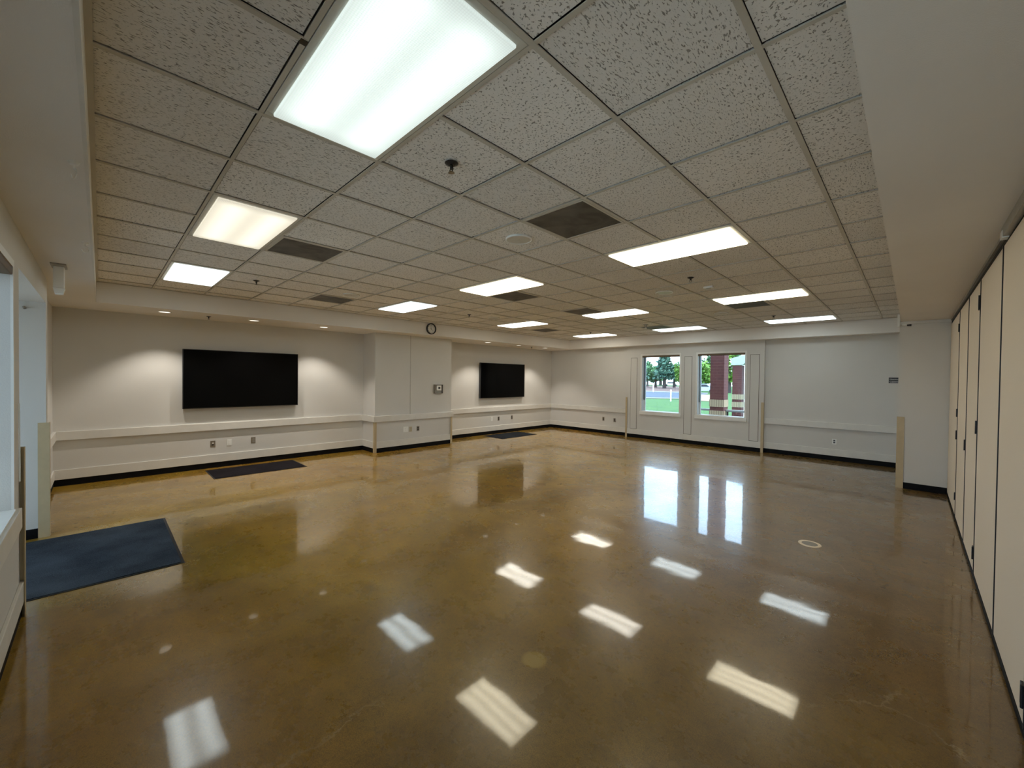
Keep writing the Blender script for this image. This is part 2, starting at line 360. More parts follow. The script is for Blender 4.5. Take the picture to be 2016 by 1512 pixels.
# back wall with window bump-out
WA = (-3.335, -2.245, 0.79, 2.40); WB = (-1.765, -0.645, 0.79, 2.40)   # x0,x1,z0,z1 of the openings
YB = 9.93; BX0, BX1 = -3.83, -0.235
w = B()
def wall_xz(w, y0, y1, x0, x1, z0, z1, holes):
    xs = sorted({x0, x1, *[h[0] for h in holes], *[h[1] for h in holes]})
    for a, c in zip(xs, xs[1:]):
        hs = [h for h in holes if h[0] <= a + 1e-6 and h[1] >= c - 1e-6]
        if not hs: w.box(a, y0, z0, c, y1, z1)
        else:
            w.box(a, y0, z0, c, y1, hs[0][2]); w.box(a, y0, hs[0][3], c, y1, z1)
wall_xz(w, YW, YW + .14, XW - .25, XR + .1, 0.0, H + .25, [WA, WB])
wall_xz(w, YB, YW, BX0, BX1, 0.0, S + .02, [WA, WB])
struct(w, 'wall_back', M_wall, 'far wall with a slightly proud bay holding two windows', 'wall')
# front wall beside the camera: one seen window, two added for daylight, door recess
WC = (-1.10 - .66, -0.66, 0.82, 2.36); WD = (-0.2, 0.9, 0.82, 2.36); WE = (1.35, 2.45, 0.82, 2.36); DR = (-4.10, -2.135, 0.0, 2.42)
w = B(); wall_xz(w, YF - .22, YF, XW, XR + .1, 0.0, H + .25, [WC, WD])
w.bm.free(); w = B()
w.box(XW, YF - .22, 0, XG, YG, H + .25)
for (a, c) in ((XG, DR[0]), (DR[1], WC[0]), (WC[1], WD[0]), (WD[1], WE[0]), (WE[1], XR + .1)): w.box(a, YF - .22, 0, c, YF, H + .25)
w.box(DR[0], YF - .22, DR[3], DR[1], YF, H + .25)
for q in (WC, WD, WE): w.box(q[0], YF - .22, 0, q[1], YF, q[2]); w.box(q[0], YF - .22, q[3], q[1], YF, H + .25)
w.box(DR[0] - .2, YF - 1.5, 0, DR[0], YF - .22, 2.7); w.box(DR[1], YF - 1.5, 0, DR[1] + .2, YF - .22, 2.7)
w.box(DR[0], YF - 1.5, DR[3] + .02, DR[1], YF - .22, 2.7)
struct(w, 'wall_front', M_wall, 'near wall beside the viewpoint with a window and a doorway recess', 'wall')
# right side: jog wall at the end of the folding partition, and wall behind it
JY = 7.93; JX = 2.112
w = B(); w.box(JX, JY, 0, XR + .1, YW + .1, S + .02); w.box(XR, YF - .2, 0, XR + .1, JY, H + .25)
struct(w, 'wall_right', M_wall, 'short beige return wall at the far end of the folding partition', 'wall')
# soffits (dropped borders round the coffer)
c = B()
c.box(XW, YG, S, CX0, YW, H + .2); c.box(CX0, CY1, S, XR, YW, H + .2); c.box(CX1, CY0, S, XR, CY1, H + .2); c.box(CX0, YG, S, XR, CY0, H + .2)
struct(c, 'ceiling_soffit', M_soffit, 'plain dropped soffit border round the tiled ceiling', 'soffit')
# corner bead on the near soffit edge
c = B(); c.box(CX0, CY0 - .012, S - .0015, CX1, CY0 + .0015, S + .010)
struct(c, 'trim_1', M_trim, 'pale metal corner bead along the near soffit edge', 'trim')
# unseen roof slab over it all, added to block the sky light
c = B(); c.box(XW - .3, YF - .3, H + .24, XR + .2, YW + .4, H + .5); struct(c, 'sky_block_slab', M_roof, 'unseen flat roof slab above the ceiling, added to block sky light', 'roof')

# tiled ceiling: one field of lay-in tiles, openings at fixtures
holes = set()
for i0 in (0, -4, -8):
    for j in (-1, 4, 9, 14): holes.add((i0, j)); holes.add((i0 + 1, j))
VENTS = [(0, 2), (-4, 0), (-4, 5), (-8, 2), (-4, 8), (0, 10), (-8, 11), (-4, 13)]
for v in VENTS: holes.add(v)
c = B()
def clampx(v): return max(CX0, min(CX1, v))
def clampy(v): return max(CY0, min(CY1, v))
for i in range(-10, 4):
    for j in range(-2, 16):
        if (i, j) in holes: continue
        g = 0.0145
        x0, x1, y0, y1 = clampx(i * T + g), clampx((i + 1) * T - g), clampy(j * T + g), clampy((j + 1) * T - g)
        if x1 - x0 < .01 or y1 - y0 < .01: continue
        dz = random.uniform(0, 0.0025)
        c.box(x0, y0, H + .006 + dz, x1, y1, H + .024 + dz)
ceil = struct(c, 'ceiling', M_tile, 'suspended ceiling of square fissured acoustic tiles', 'ceiling')
c = B(); wb = 0.012
for i in range(-9, 4):
    cuts = [(-1, 0), (4, 5), (9, 10), (14, 15)] if i in (1, -3, -7) else []
    y = CY0
    for a_, b2_ in cuts + [(None, None)]:
        ye = CY1 if a_ is None else a_ * T
        if ye > y: c.box(i * T - wb, y, H - .001, i * T + wb, ye, H + .0045)
        if a_ is not None: y = b2_ * T
for j in range(-1, 16): c.box(CX0, j * T - wb * .8, H - .0005, CX1, j * T + wb * .8, H + .004)
c.box(CX0, CY0, H - .0015, CX1, CY0 + .022, H + .003); c.box(CX0, CY1 - .022, H - .0015, CX1, CY1, H + .003)
c.box(CX0, CY0, H - .0015, CX0 + .022, CY1, H + .003); c.box(CX1 - .022, CY0, H - .0015, CX1, CY1, H + .003)
gr = c.build('ceiling_grid', M_grid, ceil)
c = B(); c.box(CX0 - .05, CY0 - .05, H + .12, CX1 + .05, CY1 + .05, H + .19); c.build('plenum_deck', M_roof, ceil)

# ------------------------------------------------------------------ trims: rail, lower board, black base
RZ0, RZ1, RP = 0.690, 0.822, 0.048
def runs(pts, z0, z1, p, bm, mitre=True):
    """box strips along axis-aligned wall runs. pts: (axis, fixed, a, b, sign)"""
    for ax, fx, a, c_, sg in pts:
        lo, hi = (fx, fx + p * sg) if sg > 0 else (fx + p * sg, fx)
        if ax == 'x': bm.box(lo, a, z0, hi, c_, z1, 0.004 if p > .015 else 0)
        else: bm.box(a, lo, z0, c_, hi, z1, 0.004 if p > .015 else 0)
b_ = B(); runs([('x', XW, YG, PY0 + 0.0, 1), ('y', PY0, XW, PX, -1), ('x', PX, PY0 - RP, PY1 + RP, 1), ('y', PY1, XW, PX, 1), ('x', XW, PY1, YW, 1)], RZ0, RZ1, RP, b_)
struct(b_, 'trim_2', M_trim, 'beige chair rail along the television wall and round the pilaster', 'chair rail')
b_ = B(); runs([('y', YW, XW, BX0 - .005, -1)], RZ0, RZ1, RP, b_)
struct(b_, 'trim_3', M_trim, 'beige chair rail on the far wall left of the window bay', 'chair rail')
b_ = B(); runs([('y', YW, BX1 + .005, JX, -1)], RZ0, RZ1, RP, b_)
struct(b_, 'trim_4', M_trim, 'scuffed beige chair rail on the far wall right of the window bay', 'chair rail')
b_ = B(); runs([('y', YG, XW + RP, XG, 1), ('y', YF, -1.83, XR, 1)], RZ0, RZ1, RP * .8, b_)
struct(b_, 'trim_5', M_trim, 'beige chair rail on the near wall under the window', 'chair rail')
TZ0, TZ1, TP = 0.100, 0.246, 0.020
b_ = B(); runs([('x', XW, YG, PY0, 1), ('y', PY0, XW, PX, -1), ('x', PX, PY0 - TP, PY1 + TP, 1), ('y', PY1, XW, PX, 1), ('x', XW, PY1, YW, 1)], TZ0, TZ1, TP, b_)
struct(b_, 'trim_6', M_trim, 'wide beige lower board along the television wall above the black base', 'board')
b_ = B(); runs([('y', YW, XW, BX0, -1), ('y', YB, BX0 - .0, BX1, -1), ('y', YW, BX1, JX, -1)], TZ0, TZ1, TP, b_)
struct(b_, 'trim_7', M_trim, 'wide beige lower board along the window wall above the black base', 'board')
b_ = B(); runs([('y', YG, XW + TP, XG, 1), ('y', YF, XG, DR[0], 1), ('y', YF, DR[1], XR, 1)], TZ0, TZ1, TP, b_)
struct(b_, 'trim_8', M_trim, 'wide beige lower board along the near wall', 'board')
BP = 0.007
b_ = B(); runs([('x', XW, YG, PY0, 1), ('y', PY0, XW, PX, -1), ('x', PX, PY0 - BP, PY1 + BP, 1), ('y', PY1, XW, PX, 1), ('x', XW, PY1, YW, 1)], 0, TZ0, BP, b_)
struct(b_, 'baseboard_left', M_base, 'black rubber base along the television wall', 'baseboard')
b_ = B(); runs([('y', YW, XW, BX0, -1), ('y', YB, BX0 - BP, BX1 + BP, -1), ('x', BX1, YB, YW, 1), ('y', YW, BX1, JX, -1)], 0, TZ0, BP, b_)
struct(b_, 'baseboard_back', M_base, 'black rubber base along the window wall', 'baseboard')
b_ = B(); runs([('y', JY, JX, XP, -1), ('x', JX, JY, YW, -1)], 0, TZ0, BP, b_)
struct(b_, 'baseboard_right', M_base, 'black rubber base on the return wall', 'baseboard')
b_ = B(); runs([('y', YG, XW, XG, 1), ('y', YF, XG, DR[0], 1), ('y', YF, DR[1], XR, 1), ('x', DR[0], YF - 1.4, YF - .05, 1), ('x', DR[1], YF - 1.4, YF - .05, -1)], 0, TZ0, BP, b_)
struct(b_, 'baseboard_front', M_base, 'black rubber base along the near wall and in the door recess', 'baseboard')
# control joint on the pilaster
b_ = B(); b_.box(PX, 4.008, RZ1, PX + .003, 4.015, S); struct(b_, 'trim_9', M_steel, 'thin dark vertical joint strip on the pilaster above the rail', 'joint strip')
# return wall head trim
b_ = B(); b_.box(JX, JY - .022, S - .045, XP, JY, S - .001, .003); struct(b_, 'trim_10', M_trim, 'narrow pale head trim across the top of the return wall', 'trim')

# corner guards (L-shaped vinyl angles)
def guard(loc, dx, dy, h, label, leg=0.05, group=None, z0=0.0):
    t = 0.004; b_ = B(loc); x, y, _ = loc
    b_.box(min(x, x + dx * leg), min(y - dy * t, y), z0, max(x, x + dx * leg), max(y - dy * t, y), h)
    b_.box(min(x - dx * t, x), min(y - dy * t, y + dy * leg), z0, max(x - dx * t, x), max(y - dy * t, y + dy * leg), h)
    o = b_.build('corner_guard', M_guard); return tag(o, label, 'corner guard', 'tan vinyl corner guards')
g2 = 0.022
guard((PX + TP + .001, PY0 - TP - .001, 0), -1, 1, RZ0 - .001, 'tan corner guard below the rail on the left edge of the pilaster', .052)
guard((PX + TP + .001, PY1 + TP + .001, 0), -1, -1, RZ0 - .001, 'tan corner guard below the rail on the right edge of the pilaster', .052)
guard((BX0 - .003, YB - TP - .001, 0), 1, 1, 1.178, 'tan corner guard on the left edge of the window bay', .05)
guard((BX1 + .003, YB - TP - .001, 0), -1, 1, 1.196, 'tan corner guard on the right edge of the window bay', .05)
guard((JX - .002, JY - BP - .002, 0), 1, 1, 1.152, 'wide tan corner guard on the edge of the return wall by the folding partition', .085)
guard((DR[0] + BP + .002, YF + TP + .002, 0), -1, -1, 1.185, 'tan corner guard on the far jamb of the doorway recess above the blue mat', .078)
guard((DR[1] - BP - .002, YF + TP + .002, 0), 1, -1, 1.18, 'tan corner guard on the near jamb of the doorway recess next to the near window', .05)

# ------------------------------------------------------------------ windows
def window(name, q, yi, side, label, shade=True):
    """q = x0,x1,z0,z1; yi = inner wall face; side=+1 looks out to +Y"""
    x0, x1, z0, z1 = q; s = side; L = ((x0 + x1) / 2, yi, z0)
    r = tag(bpy.data.objects.new(name, None), label, 'window', kind='structure'); COL.objects.link(r); r.location = L
    def BB(): return B(L)
    def yb(b_, xa, ya, za, xb, yb_, zb, bev=0): b_.box(xa, min(yi + s * ya, yi + s * yb_), za, xb, max(yi + s * ya, yi + s * yb_), zb, bev)
    b_ = BB(); cw = 0.045   # casing
    yb(b_, x0 - cw, -.012, z0 - .0, x0, 0, z1 + cw); yb(b_, x1, -.012, z0, x1 + cw, 0, z1 + cw); yb(b_, x0, -.012, z1, x1, 0, z1 + cw)
    b_.build('casing', M_winframe, r)
    b_ = BB(); yb(b_, x0 - cw - .01, -.035, z0 - .09, x1 + cw + .01, 0, z0 - .0, .003); yb(b_, x0, -.02, z0 - .004, x1, .188, z0 + .012)
    b_.build('window_sill', M_winframe, r)
    fr = BB(); fw = 0.018; d0, d1 = .188, .218
    yb(fr, x0, d0, z0, x0 + fw, d1, z1); yb(fr, x1 - fw, d0, z0, x1, d1, z1); yb(fr, x0, d0, z0, x1, d1, z0 + fw); yb(fr, x0, d0, z1 - fw, x1, d1, z1)
    fo = fr.build('window_frame', M_winframe, r)
    b_ = BB(); yb(b_, x0 + .0005, .112, z0 + .33, x0 + .014, .188, z1 - .01); b_.build('screen_channel', M_bronze, fo)
    b_ = BB(); yb(b_, x0 + fw - .005, .200, z0 + fw - .005, x1 - fw + .005, .206, z1 - fw + .005); b_.build('pane', M_glass, fo)
    if shade:
        b_ = BB(); yb(b_, x0 + .004, -.008, z1 - .052, x1 - .004, .05, z1 - .002, .004); b_.build('roller_shade', M_shade, r)
    b_ = BB(); yb(b_, x1 - .022, .150, z0 + .28, x1 - .001, .188, z0 + .35, .004); b_.build('latch', M_steel, fo)
    return r
window('window_1', WA, YB, 1, 'left window of the far bay, looking onto lawn and pine trees')
window('window_2', WB, YB, 1, 'right window of the far bay, looking onto red brick columns')
wc = window('window_3', WC, YF, -1, 'window at the left edge of the view in the near wall')
window('added_window_4', WD, YF, -1, 'unseen second window in the near wall, added to let in daylight')  # out of view, added to bring daylight onto the partition
b_ = B((-1.80, YF, .95)); b_.tube([(-1.79, YF + .03, 1.50), (-1.79, YF + .032, 1.0)], .004); b_.build('wand', M_winframe, None)
wand = bpy.data.objects['wand']; wand.name = 'shade_wand'; tag(wand, 'thin vertical shade wand hanging beside the near window', 'wand')
window('added_window_5', WE, YF, -1, 'unseen third window in the near wall, added for more daylight')  # also out of view, added to brighten the partition
# unseen glazed door in the recess, added to let daylight onto the jamb
dr = tag(bpy.data.objects.new('unseen_door_1', None), 'unseen glazed door at the back of the doorway recess, added for daylight', 'door', kind='structure'); COL.objects.link(dr); dr.location = ((DR[0] + DR[1]) / 2, YF - 1.4, 0)
L = dr.location.copy(); b_ = B(L); y0 = YF - 1.45; y1 = YF - 1.40
b_.box(DR[0], y0, 0, DR[0] + .08, y1, DR[3]); b_.box(DR[1] - .08, y0, 0, DR[1], y1, DR[3]); b_.box(DR[0] + .08, y0, DR[3] - .1, DR[1] - .08, y1, DR[3]); b_.box(DR[0] + .08, y0, 0, DR[1] - .08, y1, .1); b_.box(L.x - .05, y0, .1, L.x + .05, y1, DR[3] - .1)
b_.build('door_frame', M_bronze, dr)
b_ = B(L); b_.box(DR[0] + .08, y0 + .02, .1, DR[1] - .08, y0 + .026, DR[3] - .1); b_.build('pane', M_glass, dr)
b_ = B(L); b_.tube([(L.x + .09, y1 + .01, .95), (L.x + .09, y1 + .05, .95), (L.x + .09, y1 + .05, 1.25), (L.x + .09, y1 + .01, 1.25)], .012); b_.build('door_handle', M_steel, dr)
# outlined wall panels of the window bay
for k, (x0, x1, lab) in enumerate(((-3.695, -3.488, 'tall narrow outlined panel left of both windows'), (-2.118, -1.912, 'tall narrow outlined panel between the two windows'), (-0.538, -0.336, 'tall narrow outlined panel right of both windows'))):
    z0, z1 = 0.249, 2.348; t = thing('wall_panel', ((x0 + x1) / 2, YB, z0), lab + ' on the bay', 'panel', 'outlined panels of the window bay')
    L = ((x0 + x1) / 2, YB, z0); gw = .009
    b_ = B(L); b_.box(x0, YB - .004, z0, x0 + gw, YB, z1); b_.box(x1 - gw, YB - .004, z0, x1, YB, z1); b_.box(x0 + gw, YB - .004, z1 - gw, x1 - gw, YB, z1); b_.box(x0 + gw, YB - .004, z0, x1 - gw, YB, z0 + gw)
    b_.build('dark_edge', M_groove, t)
    b_ = B(L); b_.box(x0 + gw, YB - .0055, z0 + gw, x1 - gw, YB, z1 - gw); b_.build('panel_face', M_wall, t)

# ------------------------------------------------------------------ televisions
def tv(name, y0, y1, z0, z1, label):
    L = (XW, (y0 + y1) / 2, z0); t = thing(name, L, label, 'television', 'wall televisions')
    b_ = B(L); b_.box(-6.765, y0, z0, -6.705, y1, z1, .004); bz = b_.build('bezel', M_dark, t)
    b_ = B(L); b_.box(-6.705, y0 + .011, z0 + .016, -6.7, y1 - .011, z1 - .011); b_.build('screen', M_screen, t)
    b_ = B(L); b_.box(-6.80, L[1] - .35, z0 + .25, -6.765, L[1] + .35, z1 - .25); b_.build('wall_mount', M_hinge, t)
    return t
tv('television', -0.158, 1.693, 1.100, 2.143, 'larger-looking black television on the left section of the wall above two light switches')
bpy.data.objects['television']['label'] = 'black wall television in the left section, nearest the doorway recess'
tv('television', 6.640, 8.532, 1.103, 2.152, 'black wall television in the far section right of the pilaster')

# ------------------------------------------------------------------ outlets and wall devices
def plate(loc, nrm, w_, h_, m, label, kind='outlet', cat='outlet', inner=M_dark, group=None):
    """nrm 'x' (faces +X) or 'y' (faces -Y)"""
    t = thing('wall_outlet' if cat == 'outlet' else kind, loc, label, cat, group)
    def bx(b_, u0, z0, u1, z1, d0, d1, bev=0):
        x, y, z = loc
        if nrm == 'x': b_.box(x + d0, y + u0, z + z0, x + d1, y + u1, z + z1, bev)
        else: b_.box(x + u0, y - d1, z + z0, x + u1, y - d0, z + z1, bev)
    b_ = B(loc); bx(b_, -w_ / 2, -h_ / 2, w_ / 2, h_ / 2, 0, .006, .0015); b_.build('cover_plate', m, t)
    if kind == 'outlet':
        for s in (-1, 1):
            b_ = B(loc); bx(b_, -.017, s * .021 - .014, .017, s * .021 + .014, .006, .0085); r = b_.build('receptacle', inner, t)
            b_ = B(loc); bx(b_, -.008, s * .021 - .002, -.0055, s * .021 + .007, .0085, .009); bx(b_, .0055, s * .021 - .002, .008, s * .021 + .007, .0085, .009); b_.build('slot', M_dark if inner is not M_dark else M_steel, r)
    elif kind == 'data':
        b_ = B(loc); bx(b_, -.012, .004, .012, .026, .006, .010); b_.build('port', M_white, t)
        b_ = B(loc); bx(b_, -.012, -.026, .012, -.004, .006, .008); b_.build('port', M_dark, t)
    elif kind == 'switch':
        b_ = B(loc); bx(b_, -.016, -.033, .016, .033, .006, .010, .002); b_.build('blank_insert', M_white, t)
    return t
plate((XW, .284, .437), 'x', .075, .118, M_steel, 'steel data outlet plate with a white jack, leftmost of the trio under the left television', 'data', 'outlet plate')
plate((XW, .535, .44), 'x', .075, .118, M_white, 'white outlet plate in the middle of the trio under the left television', 'switch', 'outlet plate')
plate((XW, .922, .443), 'x', .075, .118, M_steel, 'steel outlet plate, rightmost of the trio under the left television', 'outlet', 'outlet', M_grey)
plate((XW, 7.185, .46), 'x', .075, .125, M_white, 'white outlet plate, leftmost of the trio under the far television', 'switch', 'outlet plate')
plate((XW, 7.473, .455), 'x', .075, .125, M_steel, 'steel outlet in the middle of the trio under the far television', 'outlet', 'outlet')
plate((XW, 8.054, .46), 'x', .075, .125, M_steel, 'steel outlet, rightmost of the trio under the far television', 'outlet', 'outlet')
plate((PX, 3.895, .468), 'x', .125, .125, M_white, 'wide white outlet plate on the pilaster below the rail', 'outlet', 'outlet', M_white)
plate((PX, 4.03, .462), 'x', .072, .118, M_ivory, 'ivory outlet plate in the middle of the pilaster below the rail', 'outlet', 'outlet', M_ivory)
plate((PX, 4.231, .462), 'x', .072, .118, M_steel, 'dark steel outlet plate on the right of the pilaster below the rail', 'outlet', 'outlet', M_dark)
plate((-4.663, YW, .455), 'y', .072, .118, M_steel, 'dark steel outlet left of its neighbour on the far wall near the corner', 'outlet', 'outlet', M_dark)
plate((-4.265, YW, .445), 'y', .072, .118, M_steel, 'dark steel outlet right of its neighbour beside the window bay', 'outlet', 'outlet', M_dark)
plate((1.093, YW, .41), 'y', .074, .118, M_white, 'white duplex outlet with dark receptacles right of the window bay', 'outlet', 'outlet', M_dark)
for o in list(bpy.data.objects):
    if o.name.startswith(('data', 'switch')) and o.type == 'EMPTY': o.name = 'outlet_plate'

# thermostat in its guard box
t = thing('thermostat', (PX, 4.79, 1.40), 'white thermostat with dark display inside a grey lock box on the pilaster', 'thermostat')
L = (PX, 4.79, 1.40)
b_ = B(L); b_.box(PX - .002, 4.668, 1.300, PX + .012, 4.915, 1.523, .003); b_.build('back_plate', M_grey, t)
b_ = B(L)
for (a, c_, d, e) in ((4.668, 1.300, 4.676, 1.523), (4.907, 1.300, 4.915, 1.523), (4.676, 1.300, 4.907, 1.308), (4.676, 1.515, 4.907, 1.523)): b_.box(PX + .012, a, c_, PX + .06, d, e)
b_.build('cover_rim', M_steel, t)
b_ = B(L); b_.box(PX + .012, 4.745, 1.375, PX + .038, 4.885, 1.500, .005); bo = b_.build('thermostat_body', M_white, t)
b_ = B(L); b_.box(PX + .038, 4.787, 1.415, PX + .040, 4.845, 1.460); b_.build('display', M_dark, bo)

# clock on the soffit fascia
cy_, cz_ = 4.262, 2.832; L = (CX0, cy_, cz_)
t = thing('wall_clock', L, 'round black-rimmed analogue clock on the soffit face above the pilaster', 'clock')
b_ = B(L); b_.ring((CX0 + .022, cy_, cz_), .128, .108, .044, 'x', 48); b_.build('rim', M_dark, t, True)
b_ = B(L); b_.cone((CX0 + .008, cy_, cz_), .11, .11, .014, 'x', 48); fc = b_.build('dial', M_white, t)
for k in range(12):
    a = math.radians(90 - 30 * (k + 1)); me = text_mesh(str(k + 1), .034)
    me.transform(Matrix.Translation((.0165, math.cos(a) * .086, math.sin(a) * .086)) @ Matrix.Rotation(math.pi / 2, 4, 'Z') @ Matrix.Rotation(math.pi / 2, 4, 'X'))
    me.materials.append(M_dark); o = bpy.data.objects.new('numeral', me); COL.objects.link(o); o.parent = fc
def hand(name, ang, ln, wd, dpt):
    a = math.radians(90 - ang); dy, dz = math.cos(a), math.sin(a); py, pz = -dz * wd, dy * wd; x = CX0 + dpt
    b_ = B(L); b_.poly([(x, cy_ - dy * .015 + py, cz_ - dz * .015 + pz), (x, cy_ + dy * ln + py * .5, cz_ + dz * ln + pz * .5), (x, cy_ + dy * ln - py * .5, cz_ + dz * ln - pz * .5), (x, cy_ - dy * .015 - py, cz_ - dz * .015 - pz)], (.0015, 0, 0)); b_.build(name, M_dark, t)
hand('hour_hand', 135, .055, .005, .019); hand('minute_hand', 352, .082, .0035, .022)

# sign on the far wall, partly behind the return wall
L = (2.04, YW, 1.75); t = thing('room_sign', L, 'small dark occupancy sign with two lines of white lettering on the far wall', 'sign')
b_ = B(L); b_.box(1.935, YW - .006, 1.693, 2.19, YW, 1.805, .002); sb = b_.build('sign_board', M_dark, t)
for z_, s_ in ((1.767, 'Maximum'), (1.722, 'Capacity')):
    me = text_mesh(s_, .040, 'LEFT', .0004); me.transform(Matrix.Translation((1.948 - L[0], -.0068, z_ - L[2])) @ Matrix.Rotation(math.pi / 2, 4, 'X')); me.materials.append(M_white)
    o = bpy.data.objects.new('lettering', me); COL.objects.link(o); o.parent = sb

# ------------------------------------------------------------------ floor mats and floor box
def fmat(x0, y0, x1, y1, m, label, fold=False):
    L = ((x0 + x1) / 2, (y0 + y1) / 2, 0); t = thing('floor_mat', L, label, 'mat')
    b_ = B(L); b_.box(x0, y0, 0.0, x1, y1, .004); b_.build('rubber_border', M_rubber, t)
    b_ = B(L)
    e = .022; nx, ny = 24, 24
    V = [[b_.bm.verts.new(Vector((x0 + e + (x1 - x0 - 2 * e) * i / nx, y0 + e + (y1 - y0 - 2 * e) * j / ny, .009 + (0.0022 * math.sin(i * 1.3 + j * .4) * random.random()))) - Vector(L)) for j in range(ny + 1)] for i in range(nx + 1)]
    for i in range(nx):
        for j in range(ny): b_.bm.faces.new((V[i][j], V[i + 1][j], V[i + 1][j + 1], V[i][j + 1]))
    r = bmesh.ops.extrude_edge_only(b_.bm, edges=[e_ for e_ in b_.bm.edges if e_.is_boundary])
    for v in r['geom']:
        if isinstance(v, bmesh.types.BMVert): v.co.z = .003 - L[2]
    b_.build('carpet_pile', m, t)
fmat(-6.60, 0.14, -5.78, 1.565, M_matdark, 'dark charcoal floor mat along the wall under the left television')
fmat(-6.66, 6.72, -5.84, 8.19, M_mat2, 'slate floor mat along the wall under the far television')
fmat(-3.985, -2.02, -2.372, -0.622, M_matblue, 'large blue-grey entrance mat in front of the doorway recess')
L = (1.536, 4.056, 0); t = thing('floor_box', L, 'round metal floor outlet cover in the floor right of centre', 'floor outlet')
b_ = B(L); b_.ring((1.536, 4.056, .0025), .100, .070, .005); b_.build('cover_ring', M_brass, t)
b_ = B(L); b_.cone((1.536, 4.056, .001), .070, .070, .003, 'z', 36); b_.build('cover_lid', M_steel, t)
b_ = B((1.0, 2.0, 0))
# ------------------------------------------------------------------ folding partition on the right
FX = 2.680
joints = [JY - .012, 6.30, 5.185, 4.185, 2.985, 1.945, 0.86, -0.23, -1.53]
t = thing('folding_partition', (FX, 3.2, 0), 'cream folding partition wall of hinged panels along the right side', 'partition')
L = (FX, 3.2, 0)
hz = {1: [(2.34, 2.44), (1.285, 1.385), (1.005, 1.115), (.25, .34)], 2: [(1.0, 1.11)], 3: [(2.34, 2.465), (1.262, 1.375), (.165, .272)], 5: [(2.33, 2.455), (1.26, 1.375), (.14, .25)], 4: [], 6: [], 7: [(2.33, 2.455), (1.26, 1.375), (.14, .25)]}
for k in range(len(joints) - 1):
    ya, yb_ = joints[k + 1], joints[k]
    b_ = B(L); b_.box(FX, ya + .006, .045, FX + .07, yb_ - .006, 2.600, .004); p = b_.build('partition_panel', M_part, t)
    for (z0, z1) in hz.get(k + 1, []):
        b_ = B(L); b_.box(FX - .010, ya + .012, z0, FX + .002, ya + .060, z1, .002); b_.cone((FX - .008, ya + .010, (z0 + z1) / 2), .007, .007, z1 - z0, 'z', 10); b_.build('hinge', M_hinge, p)
b_ = B(L)
for y in joints[1:-1]: b_.box(FX - .005, y - .007, .045, FX + .06, y + .007, 2.600)
b_.build('joint_seal', M_hinge, t)
b_ = B(L); b_.box(FX - .004, joints[-1], 0.002, FX + .074, joints[0], .045, .003); b_.build('bottom_seal', M_base, t)
b_ = B(L); b_.box(FX + .004, joints[-1], 2.600, FX + .07, joints[0], 2.64); b_.build('top_seal', M_base, t)
L = (FX, 3.2, 2.62); t = thing('ceiling_track', L, 'metal ceiling track above the folding partition', 'track')
b_ = B(L); b_.box(FX - .022, 2.86, 2.625, FX + .10, YF + 4.40 + .0, S) if False else None
b_ = B(L); b_.box(FX - .026, -1.53, 2.618, FX + .004, 2.86, S); b_.box(FX - .008, 2.86, 2.655, FX + .004, JY, S); b_.build('track_rail', M_track, t)
b_ = B(L); b_.box(FX + .004, -1.53, 2.64, FX + .12, JY, S); b_.build('track_channel', M_bronze, t)
b_ = B(L); b_.box(FX - .030, 2.80, 2.612, FX + .002, 2.875, 2.660, .003); b_.build('end_clip', M_white, t)

# small devices by the head of the return wall
L = (JX, JY - .05, 2.74); b_ = B((JX - .02, JY - .02, 2.74)); b_.box(JX - .028, JY - .05, 2.60, JX + .003, JY - .004, 2.80, .004)
o = b_.build('sensor_box', M_white); tag(o, 'slim white box at the top outer edge of the return wall', 'sensor')
t = thing('door_sensor', (2.165, JY, 2.625), 'tiny white sensor with dark lens under the head trim of the return wall', 'sensor')
L = (2.165, JY, 2.625); b_ = B(L); b_.box(2.14, JY - .05, 2.612, 2.195, JY, 2.638, .006); b_.build('sensor_body', M_white, t)
b_ = B(L); b_.cone((2.222, JY - .02, 2.622), .012, .016, .05, 'x', 14); b_.build('sensor_lens', M_dark, t)

